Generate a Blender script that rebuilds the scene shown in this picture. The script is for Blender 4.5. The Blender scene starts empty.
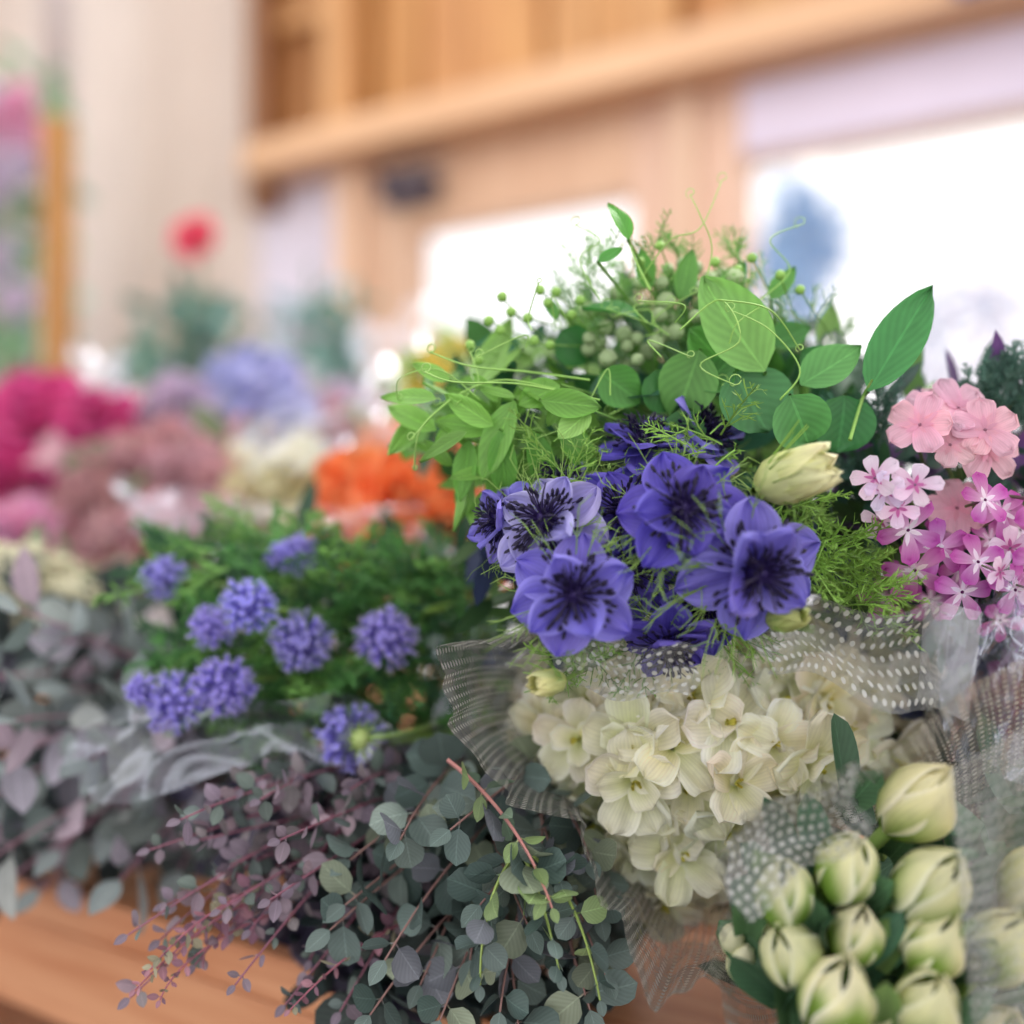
import bpy, math, random
import numpy as np
rng=random.Random(11); nr=np.random.RandomState(11)
CZ=1.05; TZ=0.77
sc=bpy.context.scene
try:
    sc.view_settings.view_transform='Standard'
except Exception: pass
def at(bx,by,d):
    # image pixel coordinates (axis=512) + chosen depth in metres -> world position
    return np.array([(bx-512)/1000*d, d, CZ-(by-512)/1000*d])
def H(h):
    h=h.lstrip('#'); o=[]
    for i in (0,2,4):
        c=int(h[i:i+2],16)/255
        o.append(c/12.92 if c<=.04045 else ((c+.055)/1.055)**2.4)
    return np.array(o)
def nz(v):
    v=np.asarray(v,float); return v/(np.linalg.norm(v)+1e-9)
R=rng.uniform
_q={}
def gq(nu,nv):
    k=(nu,nv)
    if k not in _q:
        i=(np.arange(nv-1)[:,None]*nu+np.arange(nu-1)[None,:]).ravel()
        _q[k]=np.stack([i,i+1,i+nu+1,i+nu],1)
    return _q[k]
def prof(v,k):
    if k=='oval': return np.sin(np.pi*np.clip(v,0,1)**.85)**.75
    if k=='point': return np.clip(2.1*(v+.01)**.6*(1-v)**.75,0,1.2)
    if k=='round': return np.sqrt(np.clip(1-(2*v-1)**2,0,1))
    if k=='petal': return (.12+.88*v**.75)*np.sqrt(np.clip(1-v**5,0,1))
    if k=='nig': 
        s=np.clip(np.sin(np.pi*np.clip(.03+.97*v,0,1)**1.15),0,1)
        return s**.68
    if k=='wide': return (.25+.75*v**.5)*np.sqrt(np.clip(1-v**7,0,1))
    if k=='strap': return np.clip((.5+1.2*v)*(1-v)**.5*1.1,0,1)
    return np.sin(np.pi*v)
def leaf(L,W,c0,c1,ce=None,k='oval',bend=0.,cup=.2,ruf=0.,rf=2.5,nu=5,nv=7,notch=0.,m=1,cp=1.):
    v=np.linspace(0,1,nv)[:,None]*np.ones((1,nu)); u=np.linspace(-1,1,nu)[None,:]*np.ones((nv,1))
    w=prof(v,k); x=W*.5*w*u
    if abs(bend)<1e-3: y=L*v; z=0*v
    else: y=L*np.sin(bend*v)/bend; z=L*(1-np.cos(bend*v))/bend
    ph=R(0,6.28)
    h=cup*W*.5*w*u*u+ruf*L*np.sin(rf*np.pi*u+ph+v*2.5)*v**1.3
    y=y-np.sin(bend*v)*h; z=z+np.cos(bend*v)*h
    y=y-notch*L*v**5*(1-np.abs(u))
    V=np.stack([x,y,z],-1).reshape(-1,3)
    vc=(v**cp)[...,None]
    C=c0*(1-vc)+c1*vc
    if ce is not None:
        e=(u[...,None]**2)*.8; C=C*(1-e)+ce*e
    return (V,gq(nu,nv),C.reshape(-1,3),np.stack([(u+1)/2,v],-1).reshape(-1,2),np.full((nu-1)*(nv-1),m))
def tube(pts,r0,r1,c0,c1=None,sides=5,m=2):
    P=np.asarray(pts,float); n=len(P)
    if c1 is None: c1=c0
    T=np.gradient(P,axis=0); T/= (np.linalg.norm(T,axis=1)[:,None]+1e-9)
    up=np.array([0.13,.27,.95]); 
    if abs(nz(P[-1]-P[0])@nz(up))>.9: up=np.array([.9,.3,.1])
    A=np.cross(T,up); A/=(np.linalg.norm(A,axis=1)[:,None]+1e-9); Bn=np.cross(T,A)
    a=np.linspace(0,2*np.pi,sides+1)
    t=np.linspace(0,1,n); r=r0*(1-t)+r1*t
    V=P[:,None,:]+r[:,None,None]*(np.cos(a)[None,:,None]*A[:,None,:]+np.sin(a)[None,:,None]*Bn[:,None,:])
    C=(c0[None,:]*(1-t[:,None])+c1[None,:]*t[:,None])[:,None,:]*np.ones((1,sides+1,1))
    U=np.stack(np.broadcast_arrays(np.linspace(0,1,sides+1)[None,:],t[:,None]),-1)
    return (V.reshape(-1,3),gq(sides+1,n),C.reshape(-1,3),U.reshape(-1,2),np.full(sides*(n-1),m))
def ell(rx,ry,rz,c0,c1,nu=9,nv=6,m=2):
    th=np.linspace(0,2*np.pi,nu)[None,:]; ph=np.linspace(0,np.pi,nv)[:,None]
    V=np.stack([rx*np.sin(ph)*np.cos(th),ry*np.sin(ph)*np.sin(th),-rz*np.cos(ph)*np.ones_like(th)],-1)
    t=(ph/np.pi*np.ones_like(th))[...,None]; C=c0*(1-t)+c1*t
    U=np.stack([th/6.283*np.ones_like(ph),ph/np.pi*np.ones_like(th)],-1)
    return (V.reshape(-1,3),gq(nu,nv),C.reshape(-1,3),U.reshape(-1,2),np.full((nu-1)*(nv-1),m))
def fdir(d,nh):
    y=nz(d); z=np.asarray(nh,float)-y*(np.asarray(nh)@y)
    if np.linalg.norm(z)<1e-4: z=np.cross(y,[.3,.8,.5])
    z=nz(z); return np.stack([np.cross(y,z),y,z],1)
def fn(n,roll=0):
    z=nz(n); a=np.array([0,0,1.]) if abs(z[2])<.9 else np.array([1.,0,0])
    x=nz(np.cross(a,z)); y=np.cross(z,x)
    c,s=math.cos(roll),math.sin(roll)
    return np.stack([x*c+y*s,-x*s+y*c,z],1)
class B:
    def __init__(s): s.L=[]; s.n=0
    def add(s,T,Rm=None,t=None,sc=1.,tint=None):
        V,Q,C,U,M=T
        V=V*sc
        if Rm is not None: V=V@Rm.T
        if t is not None: V=V+t
        if tint is not None: C=C*tint
        s.L.append((V,Q+s.n,C,U,M)); s.n+=len(V)
    def T(s):
        return tuple(np.concatenate([l[i] for l in s.L]) for i in range(5))
    def obj(s,name,mats,parent=None,smooth=True,local=False):
        V,Q,C,U,M=s.T()
        org=np.zeros(3) if local else V.mean(0)
        me=bpy.data.meshes.new(name)
        nq=len(Q); me.vertices.add(len(V)); me.vertices.foreach_set('co',(V-org).astype(np.float32).ravel())
        me.loops.add(nq*4); me.loops.foreach_set('vertex_index',Q.astype(np.int32).ravel())
        me.polygons.add(nq); me.polygons.foreach_set('loop_start',(np.arange(nq)*4).astype(np.int32))
        me.polygons.foreach_set('loop_total',np.full(nq,4,dtype=np.int32))
        for mm in mats: me.materials.append(mm)
        me.polygons.foreach_set('material_index',np.clip(M,0,len(mats)-1).astype(np.int32))
        me.polygons.foreach_set('use_smooth',np.full(nq,smooth))
        uv=me.uv_layers.new(name='UVMap'); uv.data.foreach_set('uv',U[Q.ravel()].astype(np.float32).ravel())
        ca=me.color_attributes.new('Col','FLOAT_COLOR','POINT')
        c4=np.ones((len(V),4)); c4[:,:3]=np.clip(C,0,1); ca.data.foreach_set('color',c4.astype(np.float32).ravel())
        me.update(); me.validate()
        o=bpy.data.objects.new(name,me); sc.collection.objects.link(o); o.location=org
        if parent is not None:
            o.parent=parent; o.location=org-np.array(parent.location)
        return o
def bez(a,b,c,n=8):
    t=np.linspace(0,1,n)[:,None]; return (1-t)**2*a+2*t*(1-t)*b+t*t*c
def var(a=.12): 
    g=1+R(-a,a); return np.array([g*(1+R(-.05,.05)),g,g*(1+R(-.05,.05))])
def inpoly(x,y,P):
    c=False; j=len(P)-1
    for i in range(len(P)):
        if ((P[i][1]>y)!=(P[j][1]>y)) and x<(P[j][0]-P[i][0])*(y-P[i][1])/(P[j][1]-P[i][1])+P[i][0]: c=not c
        j=i
    return c
def scat(P,n,md=0):
    xs=[p[0] for p in P]; ys=[p[1] for p in P]; o=[]; k=0
    while len(o)<n and k<n*60:
        k+=1; x=R(min(xs),max(xs)); y=R(min(ys),max(ys))
        if not inpoly(x,y,P): continue
        if md and any((x-a)**2+(y-b)**2<md*md for a,b in o): continue
        o.append((x,y))
    return o
# ------------------------------------------------------------ materials
def mat(name): 
    m=bpy.data.materials.new(name); m.use_nodes=True; nt=m.node_tree; nt.nodes.clear()
    return m,nt,nt.nodes,nt.links
def math_n(N,Lk,op,a,b=None,c=None):
    n=N.new('ShaderNodeMath'); n.operation=op
    for i,x in enumerate((a,b,c)):
        if x is None: continue
        if hasattr(x,'default_value') or hasattr(x,'is_output'): Lk.new(x,n.inputs[i])
        else: n.inputs[i].default_value=x
    return n.outputs[0]
def plant_mat(name,rough,transl,veins,vk=8,coat=0.,long=0.):
    m,nt,N,Lk=mat(name)
    out=N.new('ShaderNodeOutputMaterial'); at_=N.new('ShaderNodeAttribute'); at_.attribute_name='Col'
    uv=N.new('ShaderNodeUVMap'); sp=N.new('ShaderNodeSeparateXYZ'); Lk.new(uv.outputs[0],sp.inputs[0])
    a=math_n(N,Lk,'ABSOLUTE',math_n(N,Lk,'SUBTRACT',sp.outputs[0],.5))
    rib=math_n(N,Lk,'MULTIPLY',math_n(N,Lk,'LESS_THAN',a,.025),.35*veins)
    sv=math_n(N,Lk,'SINE',math_n(N,Lk,'MULTIPLY',math_n(N,Lk,'SUBTRACT',math_n(N,Lk,'MULTIPLY',sp.outputs[1],vk),math_n(N,Lk,'MULTIPLY',a,vk*.9)),6.283))
    sv=math_n(N,Lk,'MULTIPLY',sv,.07*veins)
    if long:
        lg=math_n(N,Lk,'SINE',math_n(N,Lk,'MULTIPLY',sp.outputs[0],75.)); sv=math_n(N,Lk,'MULTIPLY',lg,long)
        rib=math_n(N,Lk,'MULTIPLY',rib,-.5)
    tc=N.new('ShaderNodeTexCoord'); no=N.new('ShaderNodeTexNoise'); no.inputs['Scale'].default_value=120; no.inputs['Detail'].default_value=3
    Lk.new(tc.outputs['Object'],no.inputs['Vector'])
    nn=math_n(N,Lk,'MULTIPLY',math_n(N,Lk,'SUBTRACT',no.outputs[0],.5),.35)
    tot=math_n(N,Lk,'ADD',math_n(N,Lk,'ADD',math_n(N,Lk,'ADD',rib,sv),nn),1.)
    vm=N.new('ShaderNodeVectorMath'); vm.operation='SCALE'; Lk.new(at_.outputs['Color'],vm.inputs[0]); Lk.new(tot,vm.inputs['Scale'])
    p=N.new('ShaderNodeBsdfPrincipled'); p.inputs['Roughness'].default_value=rough; Lk.new(vm.outputs[0],p.inputs['Base Color'])
    if 'Specular IOR Level' in p.inputs: p.inputs['Specular IOR Level'].default_value=.4
    bp=N.new('ShaderNodeBump'); bp.inputs['Strength'].default_value=.3; bp.inputs['Distance'].default_value=.001; Lk.new(tot,bp.inputs['Height']); Lk.new(bp.outputs[0],p.inputs['Normal'])
    tr=N.new('ShaderNodeBsdfTranslucent'); Lk.new(vm.outputs[0],tr.inputs[0])
    mx=N.new('ShaderNodeMixShader'); mx.inputs[0].default_value=transl; Lk.new(p.outputs[0],mx.inputs[1]); Lk.new(tr.outputs[0],mx.inputs[2]); Lk.new(mx.outputs[0],out.inputs[0])
    return m
PET=plant_mat('petal',.5,.35,.3,3,0,.045)
LEAF=plant_mat('leaf',.4,.3,1.,7)
STEM=plant_mat('stem',.5,0.,0.)
PM=[PET,LEAF,STEM]
def wood_mat(name,ca,cb,axis=0,scale=6,rough=.5):
    m,nt,N,Lk=mat(name); out=N.new('ShaderNodeOutputMaterial'); tc=N.new('ShaderNodeTexCoord'); mp=N.new('ShaderNodeMapping')
    s=[scale*3]*3; s[axis]=scale*.22; mp.inputs['Scale'].default_value=s; Lk.new(tc.outputs['Object'],mp.inputs[0])
    no=N.new('ShaderNodeTexNoise'); no.inputs['Scale'].default_value=2.; no.inputs['Detail'].default_value=7; no.inputs['Distortion'].default_value=.8; Lk.new(mp.outputs[0],no.inputs[0])
    at_=N.new('ShaderNodeAttribute'); at_.attribute_name='Col'
    r=N.new('ShaderNodeValToRGB'); r.color_ramp.elements[0].position=.3; r.color_ramp.elements[1].position=.72
    r.color_ramp.elements[0].color=(*ca,1); r.color_ramp.elements[1].color=(*cb,1); Lk.new(no.outputs[0],r.inputs[0])
    vm=N.new('ShaderNodeVectorMath'); vm.operation='MULTIPLY'; Lk.new(r.outputs[0],vm.inputs[0]); Lk.new(at_.outputs['Color'],vm.inputs[1])
    p=N.new('ShaderNodeBsdfPrincipled'); p.inputs['Roughness'].default_value=rough; Lk.new(vm.outputs[0],p.inputs['Base Color'])
    bp=N.new('ShaderNodeBump'); bp.inputs['Strength'].default_value=.15; bp.inputs['Distance'].default_value=.003; Lk.new(no.outputs[0],bp.inputs['Height']); Lk.new(bp.outputs[0],p.inputs['Normal'])
    Lk.new(p.outputs[0],out.inputs[0]); return m
def plain(name,c,rough=.6,nsc=8,amt=.15,transl=0.):
    m,nt,N,Lk=mat(name); out=N.new('ShaderNodeOutputMaterial'); tc=N.new('ShaderNodeTexCoord')
    no=N.new('ShaderNodeTexNoise'); no.inputs['Scale'].default_value=nsc; no.inputs['Detail'].default_value=5; Lk.new(tc.outputs['Object'],no.inputs[0])
    r=N.new('ShaderNodeValToRGB'); r.color_ramp.elements[0].color=(*(c*(1-amt)),1); r.color_ramp.elements[1].color=(*np.clip(c*(1+amt),0,1),1); Lk.new(no.outputs[0],r.inputs[0])
    p=N.new('ShaderNodeBsdfPrincipled'); p.inputs['Roughness'].default_value=rough; Lk.new(r.outputs[0],p.inputs['Base Color'])
    last=p.outputs[0]
    if transl:
        tr=N.new('ShaderNodeBsdfTranslucent'); Lk.new(r.outputs[0],tr.inputs[0]); mx=N.new('ShaderNodeMixShader'); mx.inputs[0].default_value=transl
        Lk.new(last,mx.inputs[1]); Lk.new(tr.outputs[0],mx.inputs[2]); last=mx.outputs[0]
    Lk.new(last,out.inputs[0]); return m
def film_mat(name,col,base,dot,pitch,gloss=.25,rough=.2,wr=25,crease_glint=0.,rad=.2):
    m,nt,N,Lk=mat(name); out=N.new('ShaderNodeOutputMaterial')
    uv=N.new('ShaderNodeUVMap')
    vs=N.new('ShaderNodeVectorMath'); vs.operation='SCALE'; vs.inputs['Scale'].default_value=1/pitch; Lk.new(uv.outputs[0],vs.inputs[0])
    fr=N.new('ShaderNodeVectorMath'); fr.operation='FRACTION'; Lk.new(vs.outputs[0],fr.inputs[0])
    sb=N.new('ShaderNodeVectorMath'); sb.operation='SUBTRACT'; sb.inputs[1].default_value=(.5,.5,0); Lk.new(fr.outputs[0],sb.inputs[0])
    ln=N.new('ShaderNodeVectorMath'); ln.operation='LENGTH'; Lk.new(sb.outputs[0],ln.inputs[0])
    d=math_n(N,Lk,'MULTIPLY',math_n(N,Lk,'LESS_THAN',ln.outputs['Value'],rad),dot)
    tc=N.new('ShaderNodeTexCoord'); no=N.new('ShaderNodeTexNoise'); no.inputs['Scale'].default_value=wr; no.inputs['Detail'].default_value=2; no.inputs['Distortion'].default_value=1.5; Lk.new(tc.outputs['Object'],no.inputs[0])
    nn=math_n(N,Lk,'MULTIPLY',no.outputs[0],base*2.)
    op=math_n(N,Lk,'ADD',d,nn)
    if crease_glint:  # fold lines in the opacity: whitened creases plus painted highlights
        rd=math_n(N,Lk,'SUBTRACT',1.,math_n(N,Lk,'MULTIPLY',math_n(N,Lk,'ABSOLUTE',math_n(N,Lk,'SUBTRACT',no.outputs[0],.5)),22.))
        op=math_n(N,Lk,'ADD',op,math_n(N,Lk,'MULTIPLY',math_n(N,Lk,'MAXIMUM',rd,0.),crease_glint))
    op=math_n(N,Lk,'MINIMUM',op,1.)
    tr=N.new('ShaderNodeBsdfTransparent')
    df=N.new('ShaderNodeBsdfDiffuse')
    if dot:
        cm=N.new('ShaderNodeMix'); cm.data_type='RGBA'; cm.inputs[6].default_value=(*col,1); cm.inputs[7].default_value=(*np.clip(col*2.4,0,1),1)
        Lk.new(math_n(N,Lk,'DIVIDE',d,dot),cm.inputs[0]); Lk.new(cm.outputs[2],df.inputs[0])
    else: df.inputs[0].default_value=(*col,1)
    tl_=N.new('ShaderNodeBsdfTranslucent'); tl_.inputs[0].default_value=(*col,1); m0=N.new('ShaderNodeMixShader'); m0.inputs[0].default_value=.3; Lk.new(df.outputs[0],m0.inputs[1]); Lk.new(tl_.outputs[0],m0.inputs[2])
    gl=N.new('ShaderNodeBsdfGlossy'); gl.inputs['Roughness'].default_value=rough; gl.inputs[0].default_value=(.85,.9,1,1)
    bp=N.new('ShaderNodeBump'); bp.inputs['Strength'].default_value=.6; bp.inputs['Distance'].default_value=.006; Lk.new(no.outputs[0],bp.inputs['Height']); Lk.new(bp.outputs[0],gl.inputs['Normal'])
    m1=N.new('ShaderNodeMixShader'); m1.inputs[0].default_value=gloss; Lk.new(m0.outputs[0],m1.inputs[1]); Lk.new(gl.outputs[0],m1.inputs[2])
    m2=N.new('ShaderNodeMixShader'); Lk.new(op,m2.inputs[0]); Lk.new(tr.outputs[0],m2.inputs[1]); Lk.new(m1.outputs[0],m2.inputs[2]); Lk.new(m2.outputs[0],out.inputs[0])
    return m
TULLE=film_mat('dotted_tulle_film',H('#84837c'),.48,.5,.0040,.10,.35,25,.12,.24)
TULLE2=film_mat('dotted_tulle_film_light',H('#8c8c84'),.30,.50,.0044,.12,.35,25,.18,.24)
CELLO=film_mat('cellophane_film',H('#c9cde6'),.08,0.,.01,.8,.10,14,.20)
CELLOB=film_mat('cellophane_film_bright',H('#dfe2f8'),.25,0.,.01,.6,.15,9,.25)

# ------------------------------------------------------------ room (local frame rotated)
ANG=-math.radians(31.)
ur=np.array([math.cos(ANG),math.sin(ANG),0]); un=np.array([-math.sin(ANG),math.cos(ANG),0])
def box(b,s0,s1,t0,t1,z0,z1,c=np.ones(3)):
    v=np.array([[s0,t0,z0],[s1,t0,z0],[s1,t1,z0],[s0,t1,z0],[s0,t0,z1],[s1,t0,z1],[s1,t1,z1],[s0,t1,z1]],float)
    q=np.array([[0,3,2,1],[4,5,6,7],[0,1,5,4],[1,2,6,5],[2,3,7,6],[3,0,4,7]])
    b.add((v,q,np.tile(c,(8,1)),np.zeros((8,2)),np.zeros(6,int)))
def room(b,name,mats,bev=0,parent=None,smooth=False):
    V=b.T()[0]; org=V.mean(0)
    b2=B(); b2.add(b.T(),t=-org); o=b2.obj(name,mats,smooth=smooth,local=True)
    o.location=ur*org[0]+un*org[1]+np.array([0,0,org[2]]); o.rotation_euler=(0,0,ANG)
    if bev:
        md=o.modifiers.new('bevel','BEVEL'); md.width=bev; md.segments=2
    return o
WV=wood_mat('wood_boards_vertical',H('#b07c4a'),H('#d4a26a'),2,5)
WH=wood_mat('wood_beam',H('#cca07a'),H('#e0ba94'),0,4)
WL=wood_mat('wood_frame_pale',H('#d0ae94'),H('#e4c9b2'),2,4)
WT=wood_mat('wood_table',H('#bc7448'),H('#e4a87c'),0,7,.45)
b=B(); box(b,-8,3,-2.5,2.95,-.04,0); room(b,'floor',[plain('concrete_floor',H('#4a4652'),.6,3)])
# table
b=B()
tw=.9/5
for i in range(5): box(b,-2.7,.75,.4624+i*tw+.001,.4624+(i+1)*tw-.001,TZ-.03,TZ,np.minimum(var(.06),1))
box(b,-2.7,.75,.463,.498,TZ-.100,TZ-.031,np.ones(3)*.96); box(b,-2.7,.75,1.33,1.355,TZ-.095,TZ-.031)
for s in (-2.65,-1.0,.66):
    for t in (.475,1.27): box(b,s,s+.07,t+.03,t+.10,0,TZ-.031,np.ones(3)*.85)
box(b,-2.65,.7,.53,1.3,.2,.23,np.ones(3)*.6)
room(b,'display_table',[WT],.002)
# back wall: boards over beam
b=B(); s=-2.52
while s<1.6:
    w=.15; rec=.03 if int(round((s+2.52)/.15))%3 else 0.
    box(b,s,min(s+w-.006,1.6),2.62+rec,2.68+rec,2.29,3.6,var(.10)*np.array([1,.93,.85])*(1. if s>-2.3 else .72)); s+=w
box(b,-2.52,1.6,2.70,2.74,2.2,3.6,np.ones(3)*.45)
box(b,-2.52,-2.2,2.56,2.63,2.72,2.78,np.ones(3)*.9)
box(b,-2.24,-2.13,2.50,2.62,2.30,3.6,np.array([1.15,1.12,1.1]))
box(b,-1.12,-1.02,2.56,2.62,2.30,3.6,np.array([1.05,1,.95]))
box(b,-2.58,-2.50,2.50,2.72,2.10,3.6,np.array([.45,.36,.33]))
room(b,'wall_back_upper',[WV],.003)
b=B(); box(b,-2.52,1.6,2.42,2.66,2.19,2.29,np.array([1.0,.98,.95])); box(b,-2.52,1.6,2.50,2.66,2.29,2.31,np.ones(3)*.8)
room(b,'trim_1',[WH],.004)
b=B()
P1=np.array([1.0,.95,.95])
box(b,-2.24,-1.935,2.58,2.70,0,2.19,np.array([.88,.82,.77])); box(b,-2.22,-2.12,2.54,2.58,0,2.19,np.array([1,.95,.9]))
box(b,-1.935,-1.157,2.58,2.70,1.955,2.19,np.array([.92,.83,.74])); box(b,-1.935,-1.157,2.58,2.7,0,.25,P1)
box(b,-1.157,-.839,2.58,2.70,0,2.19,np.array([.97,.92,.93])); box(b,-1.03,-.96,2.545,2.58,0,2.19,np.array([1.,1,.98]))
box(b,-.839,1.6,2.58,2.70,1.985,2.19,np.array([.92,.95,1.]))
box(b,-.839,1.6,2.58,2.7,0,.25,P1)
box(b,.75,.9,2.58,2.70,.25,1.985,P1)
room(b,'wall_back',[WL],.004)
b=B(); box(b,-.839,1.6,2.565,2.579,1.99,2.17); room(b,'trim_2',[plain('painted_header_lavender',H('#d6cde0'),.6,3,.08)],.003)
b=B(); box(b,-2.62,-2.24,2.60,2.72,0,2.19); room(b,'wall_back_plaster',[plain('plaster',H('#d9d3e2'),.8)])
b=B(); box(b,-6.5,-2.6,2.85,2.95,0,3.9); room(b,'wall_left_of_doors',[plain('plaster_pale',H('#e8e2e4'),.8)])
GL,nt,N,Lk=mat('window_glass'); o_=N.new('ShaderNodeOutputMaterial'); t_=N.new('ShaderNodeBsdfTransparent'); g_=N.new('ShaderNodeBsdfGlossy'); g_.inputs['Roughness'].default_value=.05; x_=N.new('ShaderNodeMixShader'); x_.inputs[0].default_value=.04
Lk.new(t_.outputs[0],x_.inputs[1]); Lk.new(g_.outputs[0],x_.inputs[2]); Lk.new(x_.outputs[0],o_.inputs[0])
b=B(); box(b,-1.935,-1.157,2.63,2.635,.25,1.955); room(b,'window_1',[GL])
b=B(); box(b,-.839,.75,2.63,2.635,.25,1.985); room(b,'window_2',[GL])
# door closer
b=B(); box(b,-2.0,-1.80,2.50,2.575,2.03,2.10,np.ones(3)); box(b,-1.98,-1.95,2.45,2.5,2.08,2.10); box(b,-1.97,-1.7,2.44,2.465,2.095,2.11)
room(b,'door_closer',[plain('dark_metal',H('#34344a'),.4)],.008)
b=B(); box(b,-.30,-.16,2.395,2.418,2.20,2.25); room(b,'door_sign',[plain('blue_sign',H('#3c5a9c'),.5)],.003)
# curtains
CUR=plain('curtain_cloth',H('#e6dad0'),.8,3,.06,.25)
def curtain(s0,s1,name,t0=2.5):
    n=180; s=np.linspace(s0,s1,n)[None,:]; z=np.linspace(.7,3.7,14)[:,None]
    S=s+0*z; T=t0+.10*np.abs(np.sin(s*np.pi/.17+.2*np.sin(z*1.5)))**.6+.03*np.sin(s*31); Z=z+0*s
    b=B(); b.add((np.stack([S,T,Z],-1).reshape(-1,3),gq(n,14),np.ones((n*14,3)),np.zeros((n*14,2)),np.zeros((n-1)*13,int)))
    room(b,name,[CUR],smooth=True)
curtain(-3.62,-2.62,'curtain'); curtain(-5.0,-3.85,'curtain.001')
# ------------------------------------------------------------ flower templates
def petals(b,n,L,W,elev,z0,r0,c0,c1,ce=None,off=0.,jit=.1,**k):
    for i in range(n):
        a=off+2*np.pi*i/n+R(-jit,jit); e=elev+R(-jit,jit)
        d=np.array([math.cos(a)*math.cos(e),math.sin(a)*math.cos(e),math.sin(e)])
        b.add(leaf(L*R(.88,1.08),W*R(.9,1.08),c0,c1,ce,m=0,**k),fdir(d,[-math.cos(a)*.3*math.sin(e),-math.sin(a)*.3*math.sin(e),1]),np.array([math.cos(a)*r0,math.sin(a)*r0,z0]),tint=var(.09))
def nigella(c0,c1,ce):
    b=B()
    petals(b,6,1,.86,R(.0,.2),-.05,.05,c0,c1,ce,k='nig',bend=R(-.5,.3),cup=.10,ruf=.08,rf=R(1.8,3.),nu=13,nv=13,jit=.22,cp=.45)
    petals(b,4,.84,.70,R(.3,.6),0,.05,c0,c1,ce,off=.5,k='nig',bend=R(-.5,.2),cup=.2,ruf=.09,rf=2.5,nu=13,nv=12,jit=.35,cp=.45)
    dk=H('#181030'); dk2=H('#34265e')
    b.add(ell(.17,.17,.24,dk,dk2),t=np.array([0,0,.12]))
    for i in range(78):
        a=R(0,6.28); e=R(.10,1.35); l=R(.38,.70); d=np.array([math.cos(a)*math.cos(e),math.sin(a)*math.cos(e),math.sin(e)])
        p=bez(np.zeros(3),d*l*.6+np.array([0,0,.22]),d*l+np.array([d[0]*.08,d[1]*.08,.0]),5)
        b.add(tube(p,.017,.012,dk2,dk,3)); b.add(ell(.036,.036,.08,dk,dk,5,4),fn(d),p[-1])
    for i in range(8):
        a=i*.8; d=np.array([math.cos(a),math.sin(a),0])
        b.add(tube(bez(np.array([0,0,.2])+d*.05,np.array([0,0,.55])+d*.08,np.array([0,0,.62])+d*.42+np.array([-d[1],d[0],0])*.18,6),.028,.014,dk2,dk,4))
    g=H('#86a850')
    for i in range(30):
        a=R(0,6.28); e=R(-.5,.12); l=R(1.05,1.5); d=np.array([math.cos(a)*math.cos(e),math.sin(a)*math.cos(e),math.sin(e)])
        p=bez(np.array([0,0,-.14]),d*l*.6+np.array([0,0,-.18]),d*l+np.array([R(-.1,.1),R(-.1,.1),R(-.1,.25)]),6); b.add(tube(p,.014,.007,g*.7,g,3))
        for k in range(4):
            q=p[3+k%3]; b.add(tube(np.stack([q,q+nz(d+nr.randn(3)*.6)*.26]),.009,.005,g,g*1.1,3))
    return b.T()
VI=[(H('#463ca0'),H('#8478dc'),H('#a69ef0')),(H('#382c96'),H('#685ac8'),H('#8276dc')),(H('#5c54a8'),H('#aca6e6'),H('#cac6f2'))]
NIG=[nigella(*VI[i%3]) for i in range(9)]
def gilia():
    b=B(); dk=H('#6458b0'); b.add(ell(.56,.56,.54,H('#5c6a3c'),dk))
    n=120
    for i in range(n):
        z=1-2*(i+.5)/n
        if z<(-.55): continue
        r=math.sqrt(1-z*z); a=i*2.39996; d=nz(np.array([r*math.cos(a),r*math.sin(a),z])+nr.randn(3)*.12)
        l=R(.66,1.02); F=fn(d,R(0,6)); c=H('#9a90ea')*R(.85,1.15); c2=H('#ccc6fc')
        b.add(tube(np.stack([d*.45,d*l]),.028,.045,dk,c,4,0))
        for k in range(5):
            aa=k*1.2566; dd=F@np.array([math.cos(aa)*.7,math.sin(aa)*.7,.7])
            b.add(leaf(.23,.10,c,c2,k='oval',nu=3,nv=3,m=0,cup=.1),fdir(dd,d),d*l)
        if i%2: b.add(tube(np.stack([d*l,d*(l+.28)]),.012,.016,c2,H('#f0ecff'),3,0))
    for k in range(11):
        a=k*.57; d=np.array([math.cos(a)*.8,math.sin(a)*.8,-.3]); b.add(leaf(.7,.14,H('#8fac54'),H('#b0cc78'),k='point',nu=3,nv=4),fdir(d,[0,0,-1]),np.array([0,0,-.5]))
    b.add(ell(.34,.34,.25,H('#b6c87c'),H('#9ab060')),None,np.array([0,0,-.52]))
    return b.T()
GIL=[gilia() for _ in range(3)]
def phlox(c0,c1,eye,ruf=.03,W=.85,notch=.18,cp=.3):
    b=B()
    petals(b,5,1,W,R(.0,.25),0,.04,eye,c1,None,k='petal' if notch>.15 else 'wide',bend=R(-.3,.1),cup=.12,ruf=ruf,nu=9,nv=8,notch=notch,jit=.1,cp=cp)
    petals(b,5,.45,.18,.1,.02,.02,eye,eye,None,k='point',nu=3,nv=4,cup=0)
    b.add(ell(.07,.07,.05,c0*.6,c0*.5,6,4,0)); b.add(tube(np.array([[0,0,0],[.02,0,-.5],[.05,0,-1.]]),.06,.05,c0,H('#6b7a45'),5,0))
    return b.T()
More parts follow.
